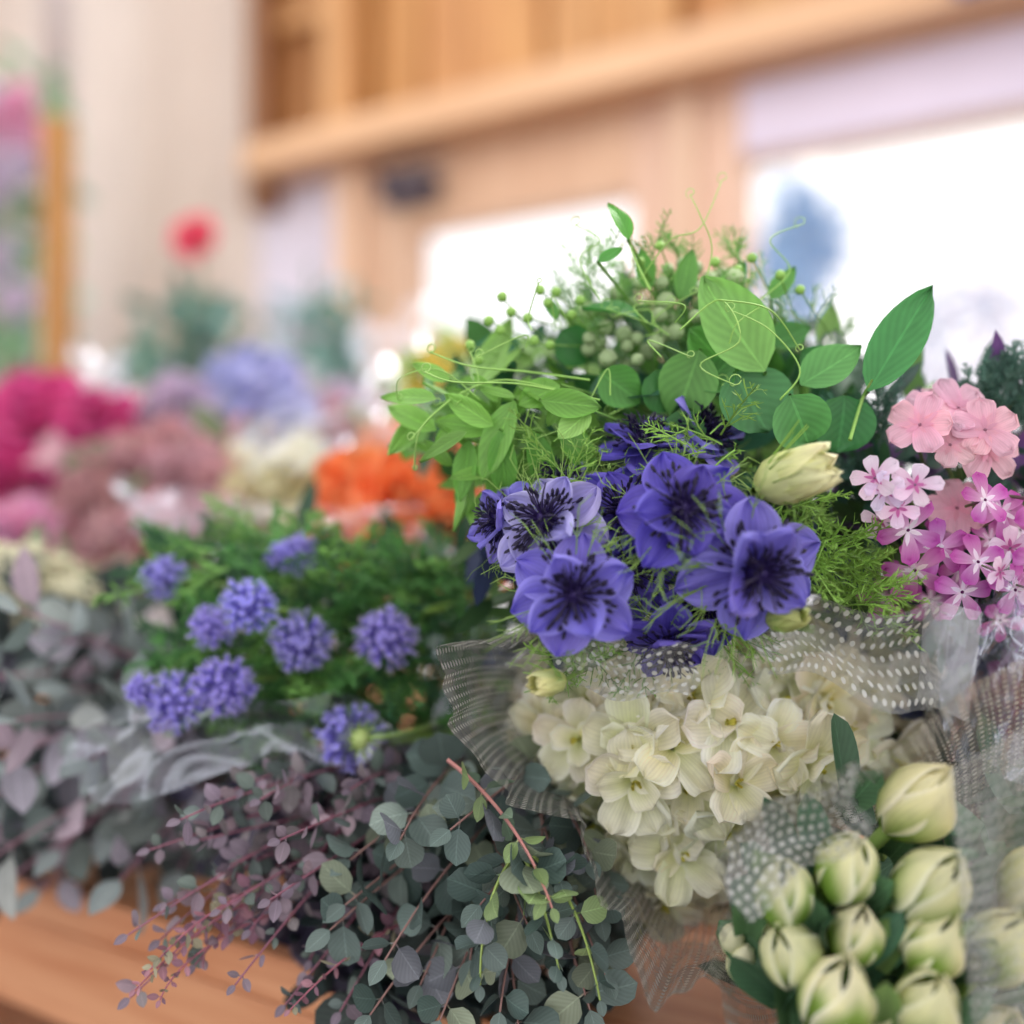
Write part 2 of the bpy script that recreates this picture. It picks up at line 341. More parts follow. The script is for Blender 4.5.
def white_floret():
    b=B(); g=H('#d6dc90'); w=H('#fbf5de'); e=H('#fffcee')
    bd=R(-.9,-.1)
    petals(b,5,1,.98,R(.35,.75),-.05,.05,g,w,e,k='wide',bend=bd,cup=.3,ruf=.10,rf=R(1.3,2.6),nu=11,nv=10,jit=.22,cp=.7)
    if R(0,1)<.5: petals(b,3,.72,.7,R(.8,1.05),0,.03,g,w,e,k='wide',bend=-.5,cup=.35,ruf=.1,rf=2,nu=7,nv=7,jit=.3)
    for i in range(7):
        a=R(0,6.3); b.add(tube(np.array([[0,0,0],[math.cos(a)*.08,math.sin(a)*.08,.35]]),.02,.03,H('#c3d068'),H('#e2d862'),4))
    b.add(tube(np.array([[0,0,0],[.05,0,-.4],[.1,0,-.9]]),.10,.05,H('#c9d78e'),H('#8da05a'),5))
    return b.T()
WHT=[white_floret() for _ in range(12)]
def ruffle(c0,c1,ce,rings=5,n0=5,ruf=.06,W=.8,open_=.15):
    b=B()
    for r in range(rings):
        f=r/(rings-1); e=1.4*(1-f)+open_*f
        petals(b,n0+r,.45+.55*f,W*(.6+.4*f),e,-.05*f+.1*(1-f),.03+.1*f,c0*(.75+.25*f),c1,ce,off=r*.7,k='wide',bend=-.25+.7*(1-f),cup=.35,ruf=ruf,rf=3,nu=7,nv=6,jit=.2)
    return b.T()
ORG=[ruffle(H('#ea5c22'),H('#ff8a48'),H('#ffae74'),5,4,.08,.9) for _ in range(3)]
MAG=[ruffle(H('#c02068'),H('#dc3c92'),H('#f070b0'),6,5,.08) for _ in range(2)]
DUS=[ruffle(H('#c08090'),H('#e0acb4'),H('#f0c8cc'),6,6,.12,.5,-.1) for _ in range(3)]
LIL=[ruffle(H('#b8a4cc'),H('#e0d0e8'),H('#f0e6f4'),6,6,.12,.6) for _ in range(2)]
BLU=[ruffle(H('#a6a8e6'),H('#c8caf8'),H('#dcdefe'),5,6,.14,.7) for _ in range(2)]
CRM=[ruffle(H('#d8d880'),H('#f6eec0'),H('#fbf6d8'),5,5,.1) for _ in range(2)]
PCH=[ruffle(H('#f09a76'),H('#ffc0a0'),H('#ffd6bc'),5,5,.08) for _ in range(1)]
RED=[ruffle(H('#d03858'),H('#f4587a'),H('#fa8098'),6,4,.03)]
PNK=[ruffle(H('#d880b0'),H('#f0b0d4'),H('#f8cce4'),5,5,.1)]
def tulip(green):
    b=B(); nu,nv=15,18
    for i in range(6):
        inner=i>=3; phi0=(i%3)*2.094+(1.047 if inner else 0)+R(-.12,.12); RR=.455*(.90 if inner else 1.)*R(.97,1.03)
        v=np.linspace(0,1,nv)[:,None]*np.ones((1,nu)); u=np.linspace(-1,1,nu)[None,:]*np.ones((nv,1))
        hw=1.08*np.clip(np.sin(np.pi*np.clip(.18+.81*v,0,1))**.75,0,1)
        tw=R(.2,.45)*v*v
        ph=phi0+u*hw+tw
        r=RR*np.sin(np.pi*(.10+.88*v))**.85*(1+.06*u+.06*u**2)*(1-.08*np.exp(-(u/.14)**2)*(1-v*.5))+.02*v
        z=v*1.30*(.95 if inner else 1)-.05*u*u*v+.012*np.sin(9*u+i)*v
        V=np.stack([r*np.cos(ph),r*np.sin(ph),z],-1).reshape(-1,3)
        g=H('#6c962c'); g2=H('#8fb446'); c=H('#f4eec4'); y=H('#dfe29a')
        k=np.clip((1-np.abs(u)**1.5*1.0)*(1.30-v)*green*1.9-.25+ (0.45-v)*2.0*green,0,.95)[...,None]
        base=y*(1-v[...,None])+c*v[...,None]
        edge=(np.clip(np.abs(u)-.75,0,.25)*3.2)[...,None]
        base=base*(1-edge)+H('#fffbea')*edge
        gg=g*(1-v[...,None])+g2*v[...,None]
        C=(base*(1-k)+gg*k).reshape(-1,3)
        b.add((V,gq(nu,nv),C,np.stack([(u+1)/2,v],-1).reshape(-1,2),np.zeros((nu-1)*(nv-1),int)))
    b.add(tube(np.array([[0,0,.06],[0,0,-.3],[.03,.02,-.8]]),.11,.09,H('#8fae5a'),H('#7d9c50'),7))
    return b.T()
TUL=[tulip(g) for g in (.6,.95,.45,1.1,.8)]
def strip(b,p,q,w,c,c2=None):
    d=q-p; x=nz(np.cross(d,nr.randn(3)))*w; mid=(p+q)/2+nr.randn(3)*np.linalg.norm(d)*.05
    V=np.array([p-x*.6,p+x*.6,mid-x,mid+x,q-x*.2,q+x*.2]); c2=c if c2 is None else c2
    C=np.array([c,c,(c+c2)/2,(c+c2)/2,c2,c2]); b.add((V,np.array([[0,1,3,2],[2,3,5,4]]),C,np.array([[.2,0],[.8,0],[.2,.5],[.8,.5],[.2,1],[.8,1]]),np.array([1,1])))
def fern(b,p,d,L,c,w=.0007,n=10,spread=.45,sub=2):
    d=nz(d); side=nz(np.cross(d,nr.randn(3))); end=p+d*L+side*L*R(-.15,.15)+np.array([0,0,-L*.1])
    P=bez(p,p+d*L*.5,end,n+2); b.add(tube(P,w*1.3,w*.6,c*.9,c,3))
    for i in range(1,n+1):
        t=i/(n+1); T=nz(P[i+1]-P[i-1]); l=L*spread*(1-.7*t)
        for s in (-1,1):
            a=nz(nz(np.cross(T,nr.randn(3)*.5+side*0+np.array([.1,.2,1.])))*s+T*.9+nr.randn(3)*.15)
            q=P[i]+a*l; strip(b,P[i],q,w,c,c*1.2)
            for k in range(sub):
                m_=P[i]+a*l*R(.35,.8); strip(b,m_,m_+nz(a+nr.randn(3)*.6)*l*.4,w*.8,c*1.1,c*1.25)
def sprig(b,P,n,r,cols,stemc,stemr=.0011,k='round',asp=.95,face=(0,-.7,.6),tip=.45):
    b.add(tube(P,stemr,stemr*.5,stemc,stemc*1.1,5)); m=len(P)-1
    for i in range(n):
        t=(i+.6)/n; f=t*m; j=min(int(f),m-1); p=P[j]*(1-(f-j))+P[j+1]*(f-j); T=nz(P[min(j+1,m)]-P[j])
        ax=nz(np.cross(T,[.2,.5,.8])); bx=np.cross(T,ax); an=(i%2)*1.57+R(-.5,.5)
        for s in (0,math.pi):
            q=math.cos(an+s)*ax+math.sin(an+s)*bx; d=nz(q+T*R(.2,.9)); c=cols[rng.randrange(len(cols))]*R(.7,1.35)
            rr=r*(1-(1-tip)*t)*R(.7,1.2); base=p+d*rr*.35
            b.add(tube(np.stack([p,base]),stemr*.5,stemr*.4,stemc,c,3))
            nh=nz(np.array(face)+nr.randn(3)*.75+T*.3)
            b.add(leaf(2*rr,2*rr*asp*R(.85,1.05),c*.85,c*1.1,c*.95,k=k,bend=R(-.7,.7),cup=R(-.25,.4),nu=5,nv=7),fdir(d,nh),base)
        if i==n-1:
            c=cols[0]; b.add(leaf(1.6*r*tip,r*tip,c,c,k='oval'),fdir(T,face),P[-1])
def stem(b,p,q,r,c,sag=.0,n=8):
    b.add(tube(bez(p,(p+q)/2+np.array([0,0,sag]),q,n),r,r,c,c*.8,5))
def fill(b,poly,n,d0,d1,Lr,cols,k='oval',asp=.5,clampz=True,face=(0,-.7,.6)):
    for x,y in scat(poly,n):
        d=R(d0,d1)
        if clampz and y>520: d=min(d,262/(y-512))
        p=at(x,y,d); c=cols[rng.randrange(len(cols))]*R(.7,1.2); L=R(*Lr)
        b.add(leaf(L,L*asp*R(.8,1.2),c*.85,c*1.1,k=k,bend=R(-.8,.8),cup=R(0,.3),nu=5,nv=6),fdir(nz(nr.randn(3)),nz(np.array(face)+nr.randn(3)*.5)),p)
def sheet(b,cs,nu=30,nv=20,rip=.004,f=3.,bulge=0.,crk=0.,m=0,edge=0.):
    u=np.linspace(0,1,nu)[None,:,None]; v=np.linspace(0,1,nv)[:,None,None]; a,b_,c,d=cs
    P=(1-u)*(1-v)*a+u*(1-v)*b_+u*v*c+(1-u)*v*d
    n=nz(np.cross(b_-a,d-a)); ph=R(0,6)
    h=rip*np.sin(f*6.28*u+2*v+ph)+rip*.6*np.sin(f*3.9*v+5*u)+bulge*np.sin(np.pi*u)*np.sin(np.pi*v)
    if crk: h=h+crk*(np.abs(((u*f*1.3+v*1.7+ph)%1)-.5)-.25)
    P=P+h*n; lu=np.linalg.norm(b_-a); lv=np.linalg.norm(d-a)
    if edge: P=P+nz(d-a)*edge*np.sin(u*9+ph)+nz(b_-a)*edge*np.sin(v*7+ph)
    U=np.concatenate([u*lu+0*v,v*lv+0*u],-1)
    b.add((P.reshape(-1,3),gq(nu,nv),np.ones((nu*nv,3)),U.reshape(-1,2),np.full((nu-1)*(nv-1),m)))
def loft(b,rim,inner,nu=120,nv=20,ruf=.006,rf=9,flare=.02):
    def cr(pts):
        pts=np.array(pts); n=len(pts); seg=np.linspace(0,n-1,nu); o=[]
        for s in seg:
            i=min(int(s),n-2); t=s-i; p0=pts[max(i-1,0)];p1=pts[i];p2=pts[i+1];p3=pts[min(i+2,n-1)]
            o.append(.5*((2*p1)+(-p0+p2)*t+(2*p0-5*p1+4*p2-p3)*t*t+(-p0+3*p1-3*p2+p3)*t**3))
        return np.array(o)
    A=cr(rim); I=cr(inner); v=np.linspace(0,1,nv)[:,None,None]
    out=A-A.mean(0); out/=np.linalg.norm(out,axis=1)[:,None]+1e-6
    P=A[None]*(1-v)+I[None]*v+out[None]*(flare*np.sin(np.pi*v))
    u=np.linspace(0,1,nu)[None,:,None]
    P=P+out[None]*(1-v)*ruf*(np.sin(u*rf*6.28)+.6*np.sin(u*rf*2.3*6.28+1))
    sl=np.concatenate([[0],np.cumsum(np.linalg.norm(np.diff(A,axis=0),axis=1))])[None,:,None]; l2=np.linalg.norm(A-I,axis=1).mean()
    U=np.concatenate([sl+0*v,v*l2+0*sl],-1)
    b.add((P.reshape(-1,3),gq(nu,nv),np.ones((nu*nv,3)),U.reshape(-1,2),np.zeros((nu-1)*(nv-1),int)))
# ------------------------------------------------------------ white bouquet
b=B()
poly=[(545,660),(600,635),(720,640),(820,630),(905,660),(915,720),(880,780),(780,790),(735,850),(705,895),(665,900),(615,860),(560,795),(540,745),(548,700)]
for layer in range(2):
    for x,y in scat(poly,46 if layer==0 else 60,36 if layer==0 else 26):
        rx=(x-715)/200; ry=(y-765)/150; d=.500+.06*(rx*rx+ry*ry)+(.030 if layer else 0)+R(-.012,.012)
        n=np.array([rx*.8+R(-.5,.5),-1,-ry*.6+R(-.5,.5)])
        p=at(x,y,d); b.add(WHT[rng.randrange(12)],fn(n,R(0,6)),p,R(.022,.031) if layer==0 else .022,var(.06))
        if layer==0: stem(b,p+np.array([0,.02,0]),at(830,800,.74)+nr.randn(3)*.015,.0013,H('#7d9a4c'))
fill(b,poly,110,.57,.64,(.03,.04),[H('#8ca45a'),H('#d9d99e'),H('#a0b46c')],'oval',.45)
wb=b.obj('white_stock_bouquet',PM)
b=B()
loft(b,[at(560,622,.50),at(500,640,.475),at(438,663,.46),at(462,735,.46),at(508,800,.465),at(572,826,.465),at(612,910,.455),at(652,996,.445),at(715,985,.445),at(765,965,.45),at(820,870,.48),at(925,780,.49),at(945,650,.50)],
 [at(640,650,.66),at(630,670,.66),at(620,690,.66),at(620,720,.66),at(630,740,.66),at(650,760,.66),at(680,780,.66),at(700,790,.66),at(730,795,.66),at(760,790,.66),at(800,780,.66),at(830,740,.66),at(830,680,.66)],ruf=.004)
b.obj('tulle_wrap',[TULLE],wb)
b=B()
sheet(b,[at(560,630,.47),at(700,650,.455),at(690,700,.455),at(545,690,.47)],rip=.003,f=1.5,edge=.003)
sheet(b,[at(740,600,.46),at(935,610,.455),at(930,720,.455),at(760,665,.46)],rip=.003,f=1.6,bulge=.01,edge=.004)
b.obj('tulle_flap',[TULLE2],wb)
# ------------------------------------------------------------ nigella bouquet
b=B()
tie=at(760,600,.80)
for x,y,d,r,n,ki in [(575,595,.445,64,(-.15,-1,.12),0),(680,512,.45,66,(.1,-1,.25),1),(752,570,.445,74,(.25,-1,-.1),0),(548,525,.47,62,(-.45,-.9,.5),2),(642,447,.50,50,(0,-.45,1),1),(700,440,.51,54,(.5,-.4,1),0),(668,640,.47,52,(.05,-.6,-.8),1),(622,515,.48,56,(0,-1,.3),1),(505,522,.49,46,(-.9,-.5,.2),0),(630,570,.475,50,(0,-1,0),1),(705,605,.48,52,(.1,-1,-.4),4),(560,490,.50,45,(-.3,-.5,.9),5)]:
    p=at(x,y,d); i=ki%3+3*rng.randrange(3); b.add(NIG[i],fn(n,R(0,6)),p,r/1000*d); stem(b,p+np.array([0,.006,0]),tie+nr.randn(3)*.01,.0011,H('#6c8a48'),.01)
g=H('#8ab552')
for x,y,n in [(825,560,30),(560,470,6),(700,455,16),(855,590,14),(640,630,8),(780,520,14),(590,650,10),(720,620,8)]:
    for i in range(n):
        p=at(x+R(-25,25),y+R(-25,25),R(.47,.52)); fern(b,p,[R(-.2,1) if x>700 else R(-1,.5),R(-.6,.2),R(-.6,.6)],R(.02,.038),g*R(.7,1.15),.00045,7,.5,2)
def bud(x,y,d,r,ax,cg,cc):
    p=at(x,y,d); F=fn(ax,R(0,6))
    for i in range(7):
        a=i*.9; dd=F@np.array([math.cos(a)*.45,math.sin(a)*.45,1]); 
        b.add(leaf(r*2.1,r*1.35,cg,cc,k='oval',bend=R(.75,.95),cup=.5,ruf=.05,nu=9,nv=9,m=0),fdir(dd,F@np.array([-math.cos(a),-math.sin(a),.2])),p+F@np.array([math.cos(a)*.45*r,math.sin(a)*.45*r,-r*.7]),tint=var(.08))
    b.add(ell(r*.75,r*.75,r*.95,cg,cc,9,7,0),F,p)
    for i in range(8):
        a=R(0,6.3); dd=F@np.array([math.cos(a)*.8,math.sin(a)*.8,.5]); b.add(tube(np.stack([p-F[:,2]*r*.9,p-F[:,2]*r*.6+dd*r*.9,p+dd*r*1.7]),.0005,.0003,g,g,3))
    stem(b,p-F[:,2]*r,tie,.0013,H('#7c9c48'),.01)
bud(787,478,.45,.0165,(.75,-.5,.3),H('#b8c862'),H('#f5f2c8')); bud(551,682,.45,.0085,(-.7,-.6,.0),H('#b4c664'),H('#ecebb0')); bud(783,618,.445,.009,(.5,-.7,.2),H('#9fb85a'),H('#d0d690'))
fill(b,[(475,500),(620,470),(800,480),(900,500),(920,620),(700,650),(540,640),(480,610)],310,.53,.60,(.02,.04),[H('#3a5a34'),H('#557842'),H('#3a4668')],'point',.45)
b.obj('nigella_bouquet',PM)
# ------------------------------------------------------------ pea foliage bouquet
b=B()
gl=[H('#5a9442'),H('#72aa4c'),H('#447a42'),H('#8aba5c'),H('#3a6c4a'),H('#4c8468')]
def lf(x0,y0,x1,y1,w,d,c,k='oval',bend=-.4,dd=0.,nh=(0,-1,.35),cup=.25):
    p=at(x0,y0,d+dd); q=at(x1,y1,d); L=np.linalg.norm(q-p)
    b.add(leaf(L*1.03,w/1000*d,c*.8,c*.97,c*1.12,k=k,bend=bend,cup=cup,nu=7,nv=10,ruf=.04),fdir(q-p,np.array(nh)+nr.randn(3)*.25),p)
core=at(800,540,.78)
spec=[(868,392,932,285,50,.49,'#4a9450','oval'),(845,395,842,452,66,.50,'#44864c','round'),(790,395,812,446,60,.48,'#5c9c56','round'),(735,372,765,432,92,.50,'#4c8850','round'),(765,372,700,282,72,.50,'#86be62','oval'),(700,350,675,420,60,.505,'#6aa450','oval'),(740,380,690,330,60,.51,'#68aa50','oval'),(800,385,860,350,48,.50,'#66a85a','oval'),
(640,320,588,292,40,.52,'#4f9448','oval'),(628,240,616,196,24,.50,'#63b045','oval'),(598,262,622,250,16,.50,'#5aa548','oval'),(560,330,590,362,44,.54,'#3f8040','oval'),(655,370,672,410,50,.51,'#4c8848','round'),(600,372,640,402,44,.51,'#5c9c48','oval'),
(560,385,520,405,34,.50,'#7cb44c','oval'),(540,400,600,408,30,.49,'#76ae4a','oval'),(515,400,478,478,34,.50,'#86bf5a','oval'),(500,430,505,500,30,.50,'#6fae48','oval'),(480,420,432,438,26,.51,'#8fc65c','oval'),(470,440,462,500,26,.51,'#7ab850','oval'),(530,430,556,500,34,.50,'#6aa848','oval'),(560,430,600,470,34,.5,'#74b04c','oval'),(590,410,560,440,30,.49,'#9ccc6c','oval'),(690,410,680,450,44,.5,'#487e46','oval'),(700,390,730,360,50,.505,'#5c9a50','oval'),(830,370,800,352,34,.52,'#4a8a4c','oval'),(860,430,880,480,40,.53,'#3f6f46','oval'),(770,345,810,330,40,.54,'#5a9850','oval'),(680,300,690,250,26,.53,'#70aa54','oval'),(720,300,745,262,26,.54,'#68a650','oval'),(650,290,640,250,20,.53,'#6cac4e','oval'),(770,300,795,268,22,.53,'#68a650','oval'),(450,380,412,366,18,.51,'#8fc65c','oval'),(545,300,560,318,16,.52,'#68a650','oval')]
for x0,y0,x1,y1,w,d,c,k in spec:
    lf(x0,y0,x1,y1,w,d,H(c),k,R(-.7,.3)); stem(b,at(x0,y0,d),core+nr.randn(3)*.015,.0009,H('#7aa850'),.02)
poly=[(410,400),(470,375),(540,335),(600,300),(660,290),(740,305),(830,350),(880,400),(890,470),(820,500),(740,470),(600,470),(540,480),(470,470),(440,440)]
for x,y in scat(poly,200):
    d=R(.53,.62); a=R(0,6.28); l=R(24,62); lf(x,y,x+l*math.cos(a),y+l*math.sin(a),l*R(.35,.7),d,gl[rng.randrange(6)]*R(.7,1.1),'oval',R(-.8,.7),R(-.04,.04),(R(-.7,.7),-1,R(-.2,.9)))
poly2=[(410,400),(470,385),(560,370),(620,400),(600,470),(540,500),(480,500),(450,470)]
for x,y in scat(poly2,65):
    d=R(.50,.56); a=R(1,4.5); l=R(30,60); lf(x,y,x+l*math.cos(a),y+l*math.sin(a),l*R(.25,.45),d,H('#86bd55')*R(.7,1.15),'oval',R(-.7,.6),R(-.02,.02),(R(-.6,.6),-1,R(0,.9)))
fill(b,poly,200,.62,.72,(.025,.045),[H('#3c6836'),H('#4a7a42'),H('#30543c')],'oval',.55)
for x,y in scat([(520,340),(600,270),(650,245),(770,270),(840,340),(700,340)],28):
    for i in range(3): fern(b,at(x+R(-5,5),y+R(-5,5),R(.53,.57)),[R(-.6,.6),R(-.5,.3),R(.2,1)],R(.015,.03),H('#7cae5a')*R(.7,1.15),.0005,5,.45,1)
# berries
def berry(x,y,d,r,c): b.add(ell(r,r,r,c*.8,c*1.15,8,6),fn([R(-1,1),-1,R(-1,1)]),at(x,y,d))
for x,y in [(502,297),(511,312),(489,321),(540,290),(548,303),(500,330),(528,318),(556,292),(534,340),(550,345),(715,262),(738,270),(752,258),(640,262),(660,246),(580,300),(572,315),(470,345),(478,360),(780,275),(800,290)]:
    berry(x,y,.52,.0028,H('#8cb858')); stem(b,at(x,y,.52),at(x+R(30,60),R(330,370),.56),.0004,H('#7cab48'),0,4)
for x,y in scat([(560,340),(610,280),(680,262),(740,275),(700,330),(620,370)],34,11):
    d=R(.52,.56); berry(x,y,d,R(.0036,.0054),H('#a4ba88')*R(.75,1.1)); stem(b,at(x,y,d),at(x+R(-10,30),y+R(20,60),d+.02),.0005,H('#6f9c50'),0,4)
# tendrils
def tend(x0,y0,pts,d,r=.0006,coil=True):
    P=[at(x0,y0,d)]+[at(x,y,d+R(-.01,.01)) for x,y in pts]; P=np.array(P); o=[]
    n=len(P)
    for s in np.linspace(0,n-1,n*6):
        i=min(int(s),n-2); t=s-i; p0=P[max(i-1,0)];p1=P[i];p2=P[i+1];p3=P[min(i+2,n-1)]
        o.append(.5*((2*p1)+(-p0+p2)*t+(2*p0-5*p1+4*p2-p3)*t*t+(-p0+3*p1-3*p2+p3)*t**3))
    if coil:
        e=o[-1]; cr=R(.0015,.004)
        for k in range(12):
            a=k*.6; o.append(e+np.array([math.sin(a)*cr*(1-k/18),k*.0004,(1-math.cos(a))*cr*(1-k/18)]))
    b.add(tube(np.array(o),r,r*.5,H('#94c45e'),H('#b0d87c'),5))
tend(650,290,[(636,262),(628,238)],.505,.0008,False); tend(700,300,[(712,250),(700,215),(690,195)],.51,.0004); tend(640,280,[(670,240),(700,228),(722,180)],.51,.0004)
tend(680,330,[(720,300),(740,340),(700,365),(735,385)],.485,.0005); tend(590,380,[(530,372),(470,366),(430,352)],.50); tend(560,390,[(500,380),(450,400),(410,440)],.50); tend(780,400,[(800,370),(770,330),(730,310)],.485,.0005)
tend(850,440,[(862,400),(872,380)],.49,.001,False); tend(600,400,[(520,384),(455,382),(425,372)],.49); tend(735,450,[(712,470),(700,500)],.48); tend(720,300,[(770,310),(800,350)],.485,.0005); tend(450,400,[(420,430),(414,470)],.50)
tend(760,300,[(790,270),(770,240),(800,225)],.51,.0004); tend(600,300,[(580,260),(600,240),(575,225)],.51,.0004); tend(480,400,[(440,370),(400,378),(398,400)],.50,.0004)
for i in range(20):
    x=R(430,760); y=R(320,460); tend(x,y,[(x+R(-30,20),y-R(5,30)),(x+R(-50,30),y-R(-10,50))],R(.485,.52),.0004)
b.obj('sweet_pea_foliage_bouquet',PM)
# ------------------------------------------------------------ phlox bouquet
b=B()
LP=[phlox(H('#e0a0b8'),H('#f6ccd8'),H('#eeb0c4'),.10,.95,.1,.8) for _ in range(3)]; MP=[phlox(H('#8c2c80'),H('#c24cb0'),H('#fcf0fc'),.03,.74,.2,.36) for _ in range(3)]; WP=[phlox(H('#c9a0c4'),H('#f0dcec'),H('#c46aa6')) for _ in range(2)]
def cl(T,lst,sz,d0=.49):
    for x,y in lst:
        d=d0+R(-.008,.015)
        b.add(T[rng.randrange(len(T))],fn([(x-960)/150+R(-.4,.4),-1,(500-y)/200+.2+R(-.4,.5)],R(0,6)),at(x,y,d),sz*R(.85,1.15),var(.08))
        stem(b,at(x,y,d)+np.array([0,.012,0]),at(985,620,.70)+nr.randn(3)*.01,.001,H('#6c8850'))
cl(LP,[(920,425),(950,445),(985,430),(958,408),(935,412),(988,450),(957,508)],.0155)
cl(MP,[(938,548),(978,562),(908,530),(1002,512),(1015,590),(962,592),(1035,560),(985,500),(915,570),(1040,500)],.0158,.478)
cl(MP,[(950,530),(900,580),(990,540),(1020,530),(960,570),(885,600),(1000,620),(930,600),(1030,610)],.0135,.505)
cl(WP,[(885,490),(1010,548),(1000,572),(898,508),(880,520),(1035,590),(875,478),(915,485)],.0105,.468)
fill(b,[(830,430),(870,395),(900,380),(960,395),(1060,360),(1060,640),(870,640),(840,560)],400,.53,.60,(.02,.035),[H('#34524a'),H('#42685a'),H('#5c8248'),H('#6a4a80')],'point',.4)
for x,y in [(990,380),(1005,372),(1018,385),(975,392),(1030,375),(880,400),(870,430),(1000,400),(860,470),(1020,410)]:
    for i in range(9): fern(b,at(x+R(-8,8),y+R(-4,20),.53),[R(-.7,.7),R(-.5,.2),1],.018,H('#54786a')*R(.8,1.2),.0007,5,.45,1)
b.obj('phlox_bouquet',PM)
# ------------------------------------------------------------ dark wrapped bouquet on the right edge
b=B()
DPU=[ruffle(H('#3c1038'),H('#6e2a5e'),H('#8a4078'),5,5,.08)]
for x,y in [(1022,690),(1030,740),(1045,660),(1035,790),(1060,720)]:
    p=at(x,y,.54); b.add(DPU[0],fn([R(-.3,.1),-1,R(-.2,.3)],R(0,6)),p,.022,var()); stem(b,p,at(1050,640,.8),.0014,H('#4a6040'))
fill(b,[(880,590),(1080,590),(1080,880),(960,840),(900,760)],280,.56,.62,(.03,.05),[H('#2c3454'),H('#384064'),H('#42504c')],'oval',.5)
db=b.obj('plum_carnation_bouquet',PM)
b=B(); sheet(b,[at(930,605,.475),at(1070,590,.46),at(1075,800,.45),at(945,760,.47)],rip=.004,f=2.2,crk=.02)
sheet(b,[at(1000,580,.47),at(1080,560,.46),at(1080,700,.46),at(975,650,.48)],rip=.003,f=2.5,crk=.02)
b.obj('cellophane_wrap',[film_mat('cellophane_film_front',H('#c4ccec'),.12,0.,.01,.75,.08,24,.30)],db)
b=B(); sheet(b,[at(925,598,.462),at(982,612,.458),at(968,722,.454),at(916,700,.462)],rip=.0015,f=1.,crk=.003)
b.obj('clear_tape',[film_mat('clear_tape_film',H('#d5d4cc'),.30,0,.01,.3,.25)],db)
# ------------------------------------------------------------ tulips
b=B(); tt=at(960,930,.75)
tl=[(918,800,.435,38,(.45,-.45,.75),2),(847,868,.425,33,(.15,-.45,.85),1),(930,886,.42,39,(.35,-.45,.75),0),(783,892,.425,33,(-.1,-.4,.9),3),(855,935,.42,29,(.1,-.4,.9),1),(934,943,.415,32,(.3,-.4,.8),4),(790,953,.42,33,(-.4,-.45,.7),0),(835,996,.41,39,(.1,-.35,.85),3),(928,1006,.405,33,(.1,-.4,.85),2),(1000,946,.42,36,(.3,-.4,.75),1),(1035,880,.43,36,(.3,-.4,.7),0),(888,1050,.42,36,(0,-.4,.8),1),(1000,1045,.415,36,(.1,-.4,.8),3)]
for i,(x,y,d,r,n,ti) in enumerate(tl):
    F=fn(n,R(0,6)); s=r/1000*d*2.0; p=at(x,y,d)-F[:,2]*s*.62
    b.add(TUL[ti],F,p,s,var(.05)); b.add(tube(bez(p,p-F[:,2]*.03,tt+nr.randn(3)*.015,10),.0026,.003,H('#86a65a'),None,6))
    for k in range(5):
        a=nz(F[:,2]+nr.randn(3)*.35); c=[H('#55784e'),H('#648c66'),H('#426448'),H('#7c9c5a'),H('#5a8668')][k]*R(.8,1.2); an=R(0,6.28)
        o=F@np.array([math.cos(an)*.55*s,math.sin(an)*.55*s,-.2*s]); o[1]=abs(o[1])+.002
        b.add(leaf(R(.032,.045),.017,c*.8,c,c*1.15,k='strap',bend=R(-.4,.6),cup=.6,nu=7,nv=10),fdir(a,[R(-.6,.6),-1,R(-.2,.8)]),p+o)
fill(b,[(770,880),(820,850),(900,790),(1060,800),(1060,1060),(770,1010)],150,.46,.52,(.03,.045),[H('#3f644c'),H('#4e7656'),H('#5c8464')],'strap',.4,False)
for x,y,r in [(741,962,.007),(732,940,.006)]:
    b.add(ell(r,r,r*1.6,H('#cfd69a'),H('#f2eecb')),fn([R(-.3,.3),-.5,.8]),at(x,y,.45))
tb=b.obj('tulip_bouquet',PM)
b=B()
loft(b,[at(752,1050,.42),at(710,980,.43),at(726,900,.43),at(728,838,.43),at(775,800,.425),at(850,768,.42),at(900,745,.42),at(965,690,.42),at(1060,640,.42)],
 [at(830,1000,.56),at(820,980,.56),at(820,950,.56),at(830,920,.56),at(850,900,.56),at(880,890,.56),at(920,880,.56),at(960,880,.56),at(1000,880,.56)],ruf=.003,rf=7,flare=.012)
sheet(b,[at(948,770,.385),at(1070,700,.37),at(1080,1060,.36),at(975,1060,.37)],rip=.004,f=2.,bulge=.01)
sheet(b,[at(715,838,.42),at(850,768,.41),at(870,830,.40),at(740,920,.41)],rip=.003,f=1.5,bulge=.012,edge=.003)
b.obj('tulle_wrap.001',[TULLE2],tb)
# ------------------------------------------------------------ blue gilia bouquet
b=B(); gt=at(520,640,.80)
for x,y,r,n in [(163,578,23,(-.3,-1,.3)),(297,555,22,(0,-1,.6)),(247,606,28,(0,-1,.2)),(212,626,23,(-.2,-1,.1)),(300,642,31,(.1,-1,0)),(387,637,31,(.1,-1,.3)),(225,686,31,(.2,-1,0)),(175,703,31,(-.2,-1,.1)),(142,690,17,(-.5,-1,0)),(350,738,34,(-.75,.75,-.1)),(280,556,15,(0,-1,.5))]:
    d=.565+(.03 if y<600 else 0)+R(-.01,.01); p=at(x,y,d); b.add(GIL[rng.randrange(3)],fn(n,R(0,6)),p,r/1000*d*.95,var(.08)*1.08)
    e=gt+nr.randn(3)*.02; b.add(tube(bez(p-nz(n)*.01,p-nz(n)*.04+np.array([.03,.02,0]),e,9),.0016,.0018,H('#94b65e'),H('#7a9a54'),5))
for y0 in (615,655,742): b.add(tube(bez(at(400+R(-10,10),y0,.60),at(440,y0-5,.60),at(500,y0-25,.66),8),.0020,.0026,H('#9cc05a'),H('#7ca04c'),6))
